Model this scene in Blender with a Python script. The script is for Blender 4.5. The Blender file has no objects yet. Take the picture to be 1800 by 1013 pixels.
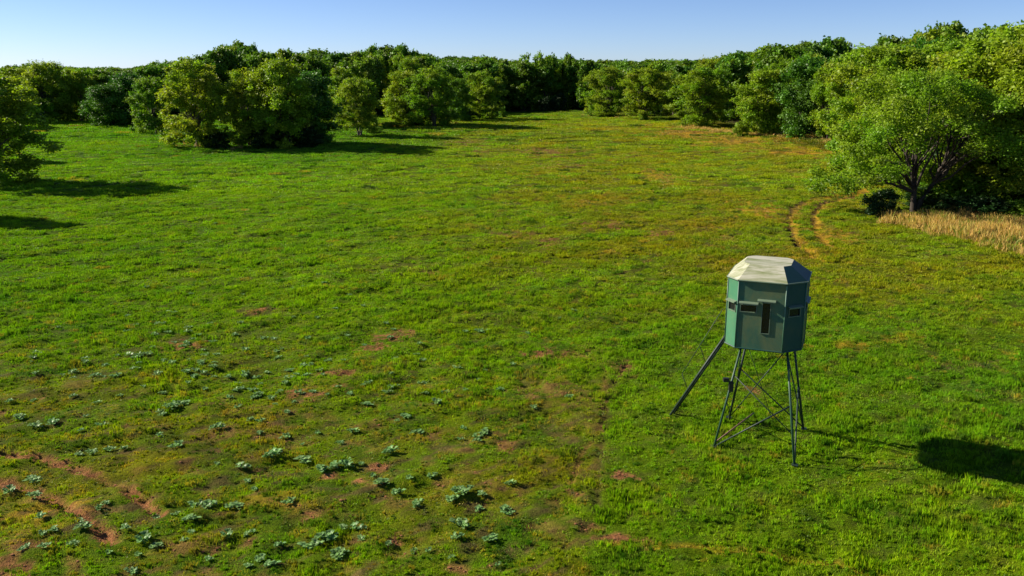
import bpy, bmesh, math, random
import numpy as np
from mathutils import Vector, Matrix

# ------------------------------------------------------------ camera, sky, sun, exposure
SC = bpy.context.scene
COL = SC.collection
FPX, CAMH, IMW = 1550.0, 10.5, 1800.0
PITCH = math.atan((506.5 - 118) / FPX)
cam_d = bpy.data.cameras.new('camera')
cam = bpy.data.objects.new('camera', cam_d)
COL.objects.link(cam)
cam.location = (0, 0, CAMH)
cam.rotation_euler = (math.pi / 2 - PITCH, 0, 0)
cam_d.sensor_width = 36
cam_d.lens = 36 * FPX / IMW
cam_d.clip_start = 0.1
cam_d.clip_end = 6000
SC.camera = cam

SUN_EL = math.radians(29.3)
SHADOW_AZ = math.radians(-14.8)                     # direction the shadows run, from +X
sx, sy = -math.cos(SHADOW_AZ), -math.sin(SHADOW_AZ)   # direction towards the sun
world = bpy.data.worlds.new('World')
SC.world = world
world.use_nodes = True
wn, wl = world.node_tree.nodes, world.node_tree.links
wn.clear()
sky = wn.new('ShaderNodeTexSky')
sky.sky_type = 'NISHITA'
sky.sun_disc = False
sky.sun_elevation = SUN_EL
sky.sun_rotation = math.atan2(sx, sy)
sky.altitude = 300
sky.air_density = 0.6
sky.dust_density = 0.15
sky.ozone_density = 4.5
bg = wn.new('ShaderNodeBackground')
bg.inputs['Strength'].default_value = 0.062
wo = wn.new('ShaderNodeOutputWorld')
tint = wn.new('ShaderNodeMix'); tint.data_type = 'RGBA'; tint.blend_type = 'MULTIPLY'
tint.inputs[0].default_value = 1; tint.inputs[7].default_value = (1.02, .995, 1.10, 1)      # white balance of the photograph
wl.new(sky.outputs[0], tint.inputs[6]); wl.new(tint.outputs[2], bg.inputs[0])
wl.new(bg.outputs[0], wo.inputs[0])

sun_d = bpy.data.lights.new('sun', 'SUN')
sun_d.energy = 5.0
sun_d.angle = math.radians(0.5)
sun_d.color = (1.0, 0.90, 0.74)
sun = bpy.data.objects.new('sun', sun_d)
COL.objects.link(sun)
sdir = Vector((sx * math.cos(SUN_EL), sy * math.cos(SUN_EL), math.sin(SUN_EL)))
sun.rotation_euler = sdir.to_track_quat('Z', 'Y').to_euler()
sun.location = (-40, 10, 40)

SC.view_settings.view_transform = 'Standard'
SC.view_settings.look = 'None'
SC.view_settings.exposure = 1.0
SC.view_settings.gamma = 1
SC.view_settings.use_curve_mapping = False

# ------------------------------------------------------------ helpers
def at(px, py, z=0.0):
    """point of the ground (or of height z) seen at a pixel of the 1800 x 1013 photograph"""
    x = (px - 900) / FPX
    y = -(py - 506.5) / FPX
    ry = math.cos(PITCH) + y * math.sin(PITCH)
    rz = -math.sin(PITCH) + y * math.cos(PITCH)
    t = (z - CAMH) / rz
    return x * t, ry * t

def proj(x, y, z=0.0):
    z = z - CAMH
    d = y * math.cos(PITCH) - z * math.sin(PITCH)
    u = y * math.sin(PITCH) + z * math.cos(PITCH)
    return 900 + FPX * x / d, 506.5 - FPX * u / d

def hash2(ix, iy, seed):
    ix = ix.astype(np.int64); iy = iy.astype(np.int64)
    h = (ix * 374761393 + iy * 668265263 + seed * 982451653) & 0xFFFFFFFF
    h = ((h ^ (h >> 13)) * 1274126177) & 0xFFFFFFFF
    h = h ^ (h >> 16)
    return (h & 0xFFFFFF) / float(0x1000000)

def vnoise(x, y, seed=0):
    x = np.asarray(x, float); y = np.asarray(y, float)
    ix = np.floor(x); iy = np.floor(y)
    fx = x - ix; fy = y - iy
    fx = fx * fx * (3 - 2 * fx); fy = fy * fy * (3 - 2 * fy)
    a = hash2(ix, iy, seed); b = hash2(ix + 1, iy, seed)
    c = hash2(ix, iy + 1, seed); d = hash2(ix + 1, iy + 1, seed)
    return (a * (1 - fx) + b * fx) * (1 - fy) + (c * (1 - fx) + d * fx) * fy

def fbm(x, y, seed=0, octv=4):
    s = 0; a = .5; t = 0
    for k in range(octv):
        s = s + a * vnoise(np.asarray(x) * 2 ** k + 17.3 * k, np.asarray(y) * 2 ** k - 9.1 * k, seed + k * 7)
        t += a; a *= .5
    return s / t

def sstep(a, b, x):
    t = np.clip((x - a) / (b - a), 0, 1)
    return t * t * (3 - 2 * t)

def seg_dist(x, y, pts):
    best = np.full(np.shape(x), 1e9)
    for (x0, y0), (x1, y1) in zip(pts[:-1], pts[1:]):
        dx, dy = x1 - x0, y1 - y0
        t = np.clip(((x - x0) * dx + (y - y0) * dy) / (dx * dx + dy * dy + 1e-9), 0, 1)
        best = np.minimum(best, np.hypot(x - x0 - t * dx, y - y0 - t * dy))
    return best

def link(o, parent=None):
    COL.objects.link(o)
    if parent: o.parent = parent
    return o

def tag(o, label=None, cat=None, group=None, kind=None):
    if label: o['label'] = label
    if cat: o['category'] = cat
    if group: o['group'] = group
    if kind: o['kind'] = kind
    return o

def mesh_np(name, verts, faces, col=None, smooth=False, mat=None):
    """faces: (n, k) integer array"""
    me = bpy.data.meshes.new(name)
    nv, (nf, k) = len(verts), faces.shape
    me.vertices.add(nv); me.loops.add(nf * k); me.polygons.add(nf)
    me.vertices.foreach_set('co', np.asarray(verts, np.float32).ravel())
    me.loops.foreach_set('vertex_index', faces.astype(np.int32).ravel())
    me.polygons.foreach_set('loop_start', (np.arange(nf) * k).astype(np.int32))
    me.polygons.foreach_set('loop_total', np.full(nf, k, np.int32))
    if smooth: me.polygons.foreach_set('use_smooth', np.ones(nf, bool))
    me.update(calc_edges=True)
    if col is not None:
        a = me.attributes.new('col', 'FLOAT_COLOR', 'POINT')
        c4 = np.ones((nv, 4), np.float32); c4[:, :3] = col
        a.data.foreach_set('color', c4.ravel())
    if mat: me.materials.append(mat)
    return me

class MB:
    """collects shapes for one mesh"""
    def __init__(s): s.v = []; s.f = []
    def add(s, v, f):
        o = len(s.v); s.v += [tuple(p) for p in v]; s.f += [tuple(i + o for i in q) for q in f]
    def tube(s, pts, radii, n=8, cap=True):
        pts = [Vector(p) for p in pts]
        if not hasattr(radii, '__len__'): radii = [radii] * len(pts)
        vs = []; fs = []
        for i, p in enumerate(pts):
            d = (pts[min(i + 1, len(pts) - 1)] - pts[max(i - 1, 0)]).normalized()
            r = Vector((0, 0, 1)) if abs(d.z) < .9 else Vector((1, 0, 0))
            a = d.cross(r).normalized(); b = d.cross(a)
            for k in range(n):
                t = 2 * math.pi * k / n
                vs.append(p + (a * math.cos(t) + b * math.sin(t)) * radii[i])
        for i in range(len(pts) - 1):
            for k in range(n):
                k2 = (k + 1) % n
                fs.append((i * n + k, i * n + k2, (i + 1) * n + k2, (i + 1) * n + k))
        if cap:
            fs.append(tuple(range(n))[::-1]); fs.append(tuple((len(pts) - 1) * n + k for k in range(n)))
        s.add(vs, fs)
    def box(s, c, size, M=None):
        x, y, z = [q / 2 for q in size]
        vs = [Vector((i * x, j * y, k * z)) for i in (-1, 1) for j in (-1, 1) for k in (-1, 1)]
        if M is not None: vs = [M @ q for q in vs]
        c = Vector(c)
        s.add([c + q for q in vs], [(0, 1, 3, 2), (4, 6, 7, 5), (0, 4, 5, 1), (2, 3, 7, 6), (0, 2, 6, 4), (1, 5, 7, 3)])
    def prism(s, poly, off):
        """poly: list of 3-D points, extruded by vector off"""
        n = len(poly); poly = [Vector(p) for p in poly]; off = Vector(off)
        vs = poly + [p + off for p in poly]
        fs = [tuple(range(n))[::-1], tuple(range(n, 2 * n))]
        fs += [(i, (i + 1) % n, n + (i + 1) % n, n + i) for i in range(n)]
        s.add(vs, fs)
    def build(s, name, mat, parent=None, smooth=False, bevel=0):
        me = bpy.data.meshes.new(name)
        me.from_pydata(s.v, [], s.f); me.update()
        if smooth:
            for p in me.polygons: p.use_smooth = True
        me.materials.append(mat)
        bm = bmesh.new(); bm.from_mesh(me); bmesh.ops.recalc_face_normals(bm, faces=bm.faces)
        if bevel: bmesh.ops.bevel(bm, geom=[e for e in bm.edges if e.calc_face_angle(0) > .5], offset=bevel, segments=2, affect='EDGES')
        bm.to_mesh(me); bm.free()
        return link(bpy.data.objects.new(name, me), parent)

# ------------------------------------------------------------ materials
def mat_new(name):
    m = bpy.data.materials.new(name); m.use_nodes = True
    nt = m.node_tree; nt.nodes.clear()
    out = nt.nodes.new('ShaderNodeOutputMaterial')
    return m, nt, out

def N(nt, t, **kw):
    n = nt.nodes.new(t)
    for k, v in kw.items(): setattr(n, k, v)
    return n

def mixcol(nt, a, b, fac, mode='MIX'):
    n = N(nt, 'ShaderNodeMix', data_type='RGBA', blend_type=mode)
    for s, v in ((n.inputs[0], fac), (n.inputs[6], a), (n.inputs[7], b)):
        if hasattr(v, 'links') or hasattr(v, 'is_output'): nt.links.new(v, s)
        else: s.default_value = v if not isinstance(v, tuple) else (*v[:3], 1)
    return n.outputs[2]

def mapr(nt, val, a, b, c, d):
    n = N(nt, 'ShaderNodeMapRange')
    nt.links.new(val, n.inputs[0])
    for i, q in enumerate((a, b, c, d)): n.inputs[i + 1].default_value = q
    return n.outputs[0]

def leafy(nt, out, colour, trans, tfac, rough=.55, spec=.25):
    p = N(nt, 'ShaderNodeBsdfPrincipled')
    nt.links.new(colour, p.inputs['Base Color'])
    p.inputs['Roughness'].default_value = rough
    p.inputs['Specular IOR Level'].default_value = spec
    t = N(nt, 'ShaderNodeBsdfTranslucent')
    c2 = mixcol(nt, colour, trans, 1.0, 'MULTIPLY')
    nt.links.new(c2, t.inputs['Color'])
    m = N(nt, 'ShaderNodeMixShader'); m.inputs[0].default_value = tfac
    nt.links.new(p.outputs[0], m.inputs[1]); nt.links.new(t.outputs[0], m.inputs[2])
    nt.links.new(m.outputs[0], out.inputs[0])

def mat_ground():
    m, nt, out = mat_new('ground_turf')
    a = N(nt, 'ShaderNodeAttribute', attribute_name='col')
    geo = N(nt, 'ShaderNodeNewGeometry')
    n1 = N(nt, 'ShaderNodeTexNoise'); n1.inputs['Scale'].default_value = 10; n1.inputs['Detail'].default_value = 6
    n1.inputs['Roughness'].default_value = .75
    nt.links.new(geo.outputs['Position'], n1.inputs['Vector'])
    n2 = N(nt, 'ShaderNodeTexNoise'); n2.inputs['Scale'].default_value = 1.6; n2.inputs['Detail'].default_value = 5
    nt.links.new(geo.outputs['Position'], n2.inputs['Vector'])
    n3 = N(nt, 'ShaderNodeTexNoise'); n3.inputs['Scale'].default_value = 34; n3.inputs['Detail'].default_value = 3
    nt.links.new(geo.outputs['Position'], n3.inputs['Vector'])
    ad = N(nt, 'ShaderNodeMath', operation='ADD'); nt.links.new(n1.outputs[0], ad.inputs[0]); nt.links.new(n3.outputs[0], ad.inputs[1])
    f = mapr(nt, ad.outputs[0], .7, 1.3, .3, 1.75)
    f2 = mapr(nt, n2.outputs[0], .3, .7, .8, 1.2)
    mul = N(nt, 'ShaderNodeMath', operation='MULTIPLY'); nt.links.new(f, mul.inputs[0]); nt.links.new(f2, mul.inputs[1])
    cc = N(nt, 'ShaderNodeVectorMath', operation='SCALE'); nt.links.new(a.outputs['Color'], cc.inputs[0]); nt.links.new(mul.outputs[0], cc.inputs['Scale'])
    p = N(nt, 'ShaderNodeBsdfPrincipled'); p.inputs['Roughness'].default_value = .95; p.inputs['Specular IOR Level'].default_value = .05
    nt.links.new(cc.outputs[0], p.inputs['Base Color'])
    b = N(nt, 'ShaderNodeBump'); b.inputs['Strength'].default_value = 1.0; b.inputs['Distance'].default_value = .05
    nt.links.new(ad.outputs[0], b.inputs['Height']); nt.links.new(b.outputs[0], p.inputs['Normal'])
    nt.links.new(p.outputs[0], out.inputs[0])
    return m

def mat_blades():
    m, nt, out = mat_new('grass_blades')
    a = N(nt, 'ShaderNodeAttribute', attribute_name='tint', attribute_type='INSTANCER')
    v = N(nt, 'ShaderNodeAttribute', attribute_name='col')
    c = mixcol(nt, a.outputs['Color'], v.outputs['Color'], 1.0, 'MULTIPLY')
    leafy(nt, out, c, (1.1, 1.2, .5), .35, .5, .2)
    return m

def mat_leaf(name, base, spread, tfac=.3, spec=.25):
    """leaf colour: base x per-clump attribute, with a shift per tree"""
    m, nt, out = mat_new(name)
    v = N(nt, 'ShaderNodeAttribute', attribute_name='col')
    oi = N(nt, 'ShaderNodeObjectInfo')
    hi = tuple(q * s for q, s in zip(base, spread))
    c0 = mixcol(nt, base, hi, oi.outputs['Random'])
    c = mixcol(nt, c0, v.outputs['Color'], 1.0, 'MULTIPLY')
    leafy(nt, out, c, (1.15, 1.25, .45), tfac, .5, spec)
    return m

def mat_bark(name='bark', col=(.075, .06, .045)):
    m, nt, out = mat_new(name)
    geo = N(nt, 'ShaderNodeTexCoord')
    mp = N(nt, 'ShaderNodeMapping'); mp.inputs['Scale'].default_value = (9, 9, 1.8)
    nt.links.new(geo.outputs['Object'], mp.inputs['Vector'])
    n = N(nt, 'ShaderNodeTexNoise'); n.inputs['Scale'].default_value = 2; n.inputs['Detail'].default_value = 5
    nt.links.new(mp.outputs[0], n.inputs['Vector'])
    c = mixcol(nt, tuple(q * .5 for q in col), tuple(q * 1.6 for q in col), n.outputs[0])
    p = N(nt, 'ShaderNodeBsdfPrincipled'); p.inputs['Roughness'].default_value = .9
    nt.links.new(c, p.inputs['Base Color'])
    b = N(nt, 'ShaderNodeBump'); b.inputs['Strength'].default_value = .8; b.inputs['Distance'].default_value = .03
    nt.links.new(n.outputs[0], b.inputs['Height']); nt.links.new(b.outputs[0], p.inputs['Normal'])
    nt.links.new(p.outputs[0], out.inputs[0])
    return m

def mat_plain(name, col, rough=.6, metal=0, var=.25, stain=None, scale=3.0, stretch=(1, 1, 1), spec=.5, bump=.0):
    m, nt, out = mat_new(name)
    tc = N(nt, 'ShaderNodeTexCoord')
    mp = N(nt, 'ShaderNodeMapping'); mp.inputs['Scale'].default_value = stretch
    nt.links.new(tc.outputs['Object'], mp.inputs['Vector'])
    n = N(nt, 'ShaderNodeTexNoise'); n.inputs['Scale'].default_value = scale; n.inputs['Detail'].default_value = 7; n.inputs['Roughness'].default_value = .65
    nt.links.new(mp.outputs[0], n.inputs['Vector'])
    c = mixcol(nt, tuple(q * (1 - var) for q in col), tuple(q * (1 + var) for q in col), n.outputs[0])
    if stain:
        scol, lo, hi, amt = stain
        n2 = N(nt, 'ShaderNodeTexNoise'); n2.inputs['Scale'].default_value = scale * .6; n2.inputs['Detail'].default_value = 8
        n2.inputs['Roughness'].default_value = .7; n2.inputs['Distortion'].default_value = .6
        nt.links.new(mp.outputs[0], n2.inputs['Vector'])
        f = mapr(nt, n2.outputs[0], lo, hi, 0, amt)
        c = mixcol(nt, c, scol, f)
    p = N(nt, 'ShaderNodeBsdfPrincipled'); p.inputs['Roughness'].default_value = rough; p.inputs['Metallic'].default_value = metal
    p.inputs['Specular IOR Level'].default_value = spec
    nt.links.new(c, p.inputs['Base Color'])
    if bump:
        b = N(nt, 'ShaderNodeBump'); b.inputs['Strength'].default_value = bump; b.inputs['Distance'].default_value = .01
        nt.links.new(n.outputs[0], b.inputs['Height']); nt.links.new(b.outputs[0], p.inputs['Normal'])
    nt.links.new(p.outputs[0], out.inputs[0])
    return m

# ------------------------------------------------------------ what grows where on the field
P_ = lambda l: [at(*p) for p in l]
# bare soil ruts: (points, half width m, strength, colour key)
RUTS = [
    (P_([(-60, 806), (0, 801), (60, 806), (130, 822), (165, 836)]), .16, .85, 0),
    (P_([(165, 836), (200, 853), (235, 872)]), .13, .45, 0),
    (P_([(225, 868), (258, 888), (278, 908)]), .16, .9, 0),
    (P_([(-60, 852), (0, 846), (40, 856), (90, 878), (130, 905), (165, 930), (198, 955)]), .17, 1.0, 0),
    (P_([(1545, 330), (1490, 348), (1435, 356), (1400, 372), (1388, 392), (1397, 418), (1412, 437), (1430, 458)]), .38, .7, 1),
    (P_([(1530, 340), (1480, 356), (1446, 368), (1430, 384), (1436, 408), (1455, 440)]), .36, .8, 1),
    (P_([(1480, 344), (1430, 352), (1393, 370), (1382, 392), (1391, 420), (1405, 440)]), .20, .75, 2),
    (P_([(1500, 349), (1445, 363), (1424, 384), (1428, 400)]), .22, .85, 2),
    (P_([(1165, 449), (1135, 462), (1095, 482), (1060, 500)]), .16, .6, 2),
    (P_([(1060, 955), (1110, 962), (1200, 962), (1290, 966), (1400, 982), (1480, 994), (1590, 1018)]), .07, .5, 1),
    (P_([(1066, 640), (1062, 700), (1052, 760), (1020, 800), (1005, 850)]), .09, .35, 0),
    (P_([(1100, 640), (1070, 690), (1060, 760), (1052, 830), (1048, 900)]), .10, .5, 2),
]
# soil and dry patches: px, py, half sizes in px, strength, colour key (0 red earth, 1 tan straw, 2 dark earth)
SPOTS = [(540, 690, 36, 11, .95, 0), (598, 658, 30, 7, .8, 0), (690, 592, 30, 10, .75, 0), (665, 612, 22, 6, .9, 0),
         (705, 580, 14, 5, .8, 0), (958, 621, 40, 7, .75, 0), (1100, 838, 19, 9, 1.0, 0), (1112, 945, 52, 9, .95, 0),
         (318, 608, 28, 8, .85, 0), (300, 600, 50, 14, .45, 2), (1155, 309, 26, 13, .65, 1), (968, 430, 22, 7, .55, 0),
         (1066, 402, 38, 8, .55, 0), (1340, 376, 50, 13, .75, 1), (1465, 415, 26, 14, .7, 1), (1210, 236, 60, 8, .7, 1),
         (1300, 250, 80, 9, .65, 1), (1400, 268, 70, 7, .75, 1), (1350, 262, 90, 8, .4, 1), (960, 259, 60, 7, .4, 0), (870, 258, 50, 7, .35, 0),
         (1000, 285, 40, 6, .4, 0), (1165, 415, 28, 7, .6, 0), (1040, 350, 60, 6, .4, 1), (1430, 450, 40, 14, .4, 1),
         (572, 838, 13, 6, 1, 0), (624, 848, 15, 7, .9, 0), (672, 818, 16, 6, .9, 0), (550, 905, 12, 8, .7, 0), (690, 948, 14, 14, .8, 0),
         (686, 972, 14, 8, .7, 0), (800, 998, 22, 7, .6, 0), (1008, 870, 20, 7, .6, 0), (1020, 925, 30, 10, .5, 0),
         (885, 780, 22, 12, .55, 0), (40, 965, 40, 14, .5, 0), (20, 1000, 40, 16, .7, 0), (135, 985, 30, 10, .5, 0),
         (60, 905, 70, 18, .5, 1), (110, 930, 50, 14, .4, 1), (1590, 600, 30, 8, .45, 1), (1490, 608, 26, 6, .45, 1), (1275, 420, 18, 6, .4, 0),
         (960, 690, 50, 22, .35, 0), (1040, 740, 16, 26, .35, 2), (320, 960, 60, 14, .4, 0), (470, 880, 50, 14, .35, 1), (1136, 960, 10, 5, .6, 2),
         (450, 550, 40, 7, .5, 2), (455, 548, 14, 3, .9, 0), (150, 660, 60, 12, .35, 2), (700, 470, 60, 10, .35, 2), (760, 480, 20, 4, .5, 0), (900, 560, 80, 10, .3, 2),
         (1000, 620, 60, 8, .35, 0), (1100, 650, 20, 14, .45, 0), (430, 600, 90, 30, .25, 2), (1710, 640, 60, 8, .5, 2), (1760, 700, 40, 6, .3, 2),
         (1020, 360, 70, 8, .4, 1), (940, 300, 60, 10, .25, 1), (1240, 400, 50, 6, .4, 1), (905, 415, 50, 8, .3, 0), (820, 245, 30, 5, .4, 0), (1080, 230, 50, 4, .4, 1),
         (545, 208, 10, 4, .3, 1), (320, 248, 26, 4, .6, 1), (700, 222, 40, 4, .5, 1), (1290, 655, 14, 5, .7, 0), (1325, 690, 12, 5, .5, 0)]
SP = []
for px, py, rx, ry, s, k in SPOTS:
    x, y = at(px, py)
    SP.append((x, y, at(px + rx, py)[0] - x, abs(at(px, py - ry)[1] - at(px, py + ry)[1]) / 2, s, k))
BOUND = P_([(1150, 600), (1100, 640), (1072, 690), (1062, 760), (1055, 830), (1050, 900), (1035, 960), (1025, 1060)])
STRAW = P_([(1560, 396), (1640, 404), (1720, 414), (1800, 428), (1900, 440)])      # band of tall dry grass

def soil(x, y):
    """amount of red earth, straw and dark earth"""
    n = fbm(x * 4.2, y * 4.2, 3, 4)
    n2 = fbm(x * .9, y * .9, 9, 3)
    out = [np.zeros(np.shape(x)) for _ in range(3)]
    for pts, w, s, k in RUTS:
        xs = [p[0] for p in pts]; ys = [p[1] for p in pts]
        sel = (x > min(xs) - 2) & (x < max(xs) + 2) & (y > min(ys) - 2) & (y < max(ys) + 2)
        if not sel.any(): continue
        d = seg_dist(x[sel], y[sel], pts)
        v = s * sstep(1.5, .45, d / w + (n[sel] - .5) * 1.7)
        out[k][sel] = np.maximum(out[k][sel], v)
    for cx, cy, rx, ry, s, k in SP:
        sel = (np.abs(x - cx) < rx * 2.2) & (np.abs(y - cy) < ry * 2.2)
        if not sel.any(): continue
        d = np.hypot((x[sel] - cx) / rx, (y[sel] - cy) / ry)
        v = s * sstep(1.25, .3, d + (n[sel] - .5) * 3.6 + (n2[sel] - .5) * 1.2)
        out[k][sel] = np.maximum(out[k][sel], v)
    return out

def left_of_bound(x, y):
    bx = np.interp(y, [p[1] for p in BOUND][::-1], [p[0] for p in BOUND][::-1])
    near = (y < BOUND[0][1])
    return sstep(.25, -.25, x - bx - (fbm(x * 1.5, y * 1.5, 5) - .5)) * near, near

GREEN = np.array((.110, .255, .004)); LIME = np.array((.215, .350, .003)); OLIVE = np.array((.275, .255, .004))
DEEP = np.array((.040, .150, .008)); STRAWC = np.array((.46, .255, .025)); EARTH = np.array((.235, .100, .042)); DARKE = np.array((.08, .05, .022))

def field(x, y):
    """colour of the turf, bare earth share (0..1), coarse share"""
    x = np.asarray(x, float); y = np.asarray(y, float)
    # rows run from lower left to upper right, as the field was worked
    rx = x * .80 + y * .60; ry = -x * .60 + y * .80
    big = fbm(x * .035, y * .035, 11, 3)
    mid = fbm(rx * .16, ry * .42, 12, 4)
    fine = fbm(rx * .9, ry * 1.9, 13, 3)
    lob, near = left_of_bound(x, y)
    # olive share: middle and right of the field, and the rough ground near the camera
    px_ = 900 + FPX * x / np.maximum(y, 5)
    far_ol = sstep(500, 1100, px_) * sstep(28, 50, y) * sstep(260, 150, y)
    rough = lob * sstep(34, 22, y + x * .15)
    c_r = 1 + .12 * rough
    ol = np.clip(far_ol * (.55 + 1.6 * (mid - .42)) + rough * (.35 + 1.3 * (mid - .4)) + .25 * (mid - .5), 0, 1)
    c = GREEN + (LIME - GREEN) * np.clip(.38 + (big - .5) * 2.0 + (fine - .5) * 1.0, 0, 1)[..., None]
    c = c + (OLIVE - c) * (ol * .85)[..., None]
    dp = np.clip((fbm(x * 1.1, y * 1.1, 21, 4) - .52) * 5, 0, 1) * (.32 + .15 * rough)
    c = c * c_r[..., None]
    c = c + (DEEP - c) * dp[..., None]
    strip = np.zeros(np.shape(x))
    so = soil(x, y)
    speck = np.clip((fbm(x * 1.7, y * 1.7, 31, 4) - .60) * 7, 0, 1)
    so[0] = np.maximum(so[0], speck * rough * .30)
    so[2] = np.maximum(so[2], np.clip((fbm(rx * 1.8, ry * 4.2, 41, 4) - .55) * 6, 0, 1) * (.25 + .35 * rough + .25 * far_ol))
    # under the trees of the wood edge the floor is leaf litter
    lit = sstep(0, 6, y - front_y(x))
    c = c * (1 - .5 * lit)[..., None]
    return c, so, rough, lit

# front edge of the wood, as ground points (the photograph's tree bases)
EDGE_PX = [(-900, 230), (-500, 226), (-250, 222), (0, 214), (180, 211), (300, 211), (450, 211), (600, 209), (750, 206), (890, 197), (1030, 197),
           (1120, 202), (1200, 208), (1300, 228), (1380, 238), (1455, 246), (1500, 268), (1580, 330), (1640, 366), (1720, 378), (1800, 386), (2000, 405), (2400, 440)]
EDGE = P_(EDGE_PX)
_ex = np.array([p[0] for p in EDGE]); _ey = np.array([p[1] for p in EDGE])
_ang = np.arctan2(_ex, _ey); _rad = np.hypot(_ex, _ey)

def front_y(x):
    # monotone in x for x < 40, vertical flank handled by polar test elsewhere
    xs = np.array([-200, -120, -60, -20, 0, 18, 24, 31, 36, 41, 60])
    ys = np.array([160, 170, 175, 190, 208, 208, 195, 175, 150, 100, 60])
    return np.interp(x, xs, ys)

def in_wood(x, y, m=0.0):
    a = np.arctan2(x, y)
    return np.hypot(x, y) > np.interp(a, _ang, _rad) + m

def gheight(x, y):
    x = np.asarray(x, float); y = np.asarray(y, float)
    far = sstep(30, 110, np.hypot(x, y))
    h = (fbm(x * .018, y * .018, 51, 3) - .5) * 2.2 * far
    rx = x * .80 + y * .60; ry = -x * .60 + y * .80
    h = h + (fbm(rx * .30, ry * .8, 52, 3) - .5) * .28 + (fbm(x * 1.6, y * 1.6, 53, 4) - .5) * .22
    for pts, w, s, k in RUTS:
        xs = [p[0] for p in pts]; ys = [p[1] for p in pts]
        sel = (x > min(xs) - 2) & (x < max(xs) + 2) & (y > min(ys) - 2) & (y < max(ys) + 2)
        if not np.any(sel): continue
        if x.ndim:
            d = seg_dist(x[sel], y[sel], pts); h[sel] -= .09 * s * sstep(1.3, .3, d / w) - .05 * s * sstep(.9, .3, np.abs(d / w - 1.7))
        else:
            d = float(seg_dist(x, y, pts)); h = h - .09 * s * sstep(1.3, .3, d / w)
    return h

gz = lambda x, y: float(gheight(np.array([x], float), np.array([y], float))[0])

# ------------------------------------------------------------ the ground
def axis(parts):
    out = [parts[0][0]]
    for a, b, st in parts:
        n = max(1, int(round((b - a) / st)))
        out += list(np.linspace(a, b, n + 1)[1:])
    return np.array(out)
gx = axis([(-3000, -600, 300), (-600, -200, 40), (-200, -70, 6), (-70, -32, .8), (-32, -18, .3), (-18, 18, .13), (18, 32, .3), (32, 70, .8), (70, 200, 6), (200, 600, 40), (600, 3000, 300)])
gy = axis([(-400, -40, 60), (-40, 10, 3), (10, 15, .4), (15, 34, .13), (34, 60, .3), (60, 120, .8), (120, 230, 2), (230, 500, 9), (500, 1000, 50), (1000, 4500, 350)])
GX, GY = np.meshgrid(gx, gy)
fx, fy = GX.ravel(), GY.ravel()
gc, gso, grough, glit = field(fx, fy)
gcol = gc * .38
for k, cc, in ((1, STRAWC), (2, DARKE), (0, EARTH)):
    gcol = gcol + (cc - gcol) * (np.clip(gso[k] * 1.35, 0, 1) * (.95 if k != 1 else .7))[:, None]
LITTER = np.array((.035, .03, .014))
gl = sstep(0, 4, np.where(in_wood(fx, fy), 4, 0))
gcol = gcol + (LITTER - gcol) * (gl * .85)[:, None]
nx, ny = len(gx), len(gy)
em = np.clip(gso[0] + gso[2], 0, 1)
gcol = gcol * (1 + em * (fbm(fx * 4.5, fy * 4.5, 81, 3) - .5) * 1.9)[:, None]
I, J = np.meshgrid(np.arange(nx - 1), np.arange(ny - 1))
q = (J * nx + I).ravel()
gf = np.stack([q, q + 1, q + nx + 1, q + nx], 1)
gverts = np.stack([fx, fy, gheight(fx, fy)], 1)
M_GROUND = mat_ground()
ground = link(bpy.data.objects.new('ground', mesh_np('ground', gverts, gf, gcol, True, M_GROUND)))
tag(ground, kind='structure')

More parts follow.
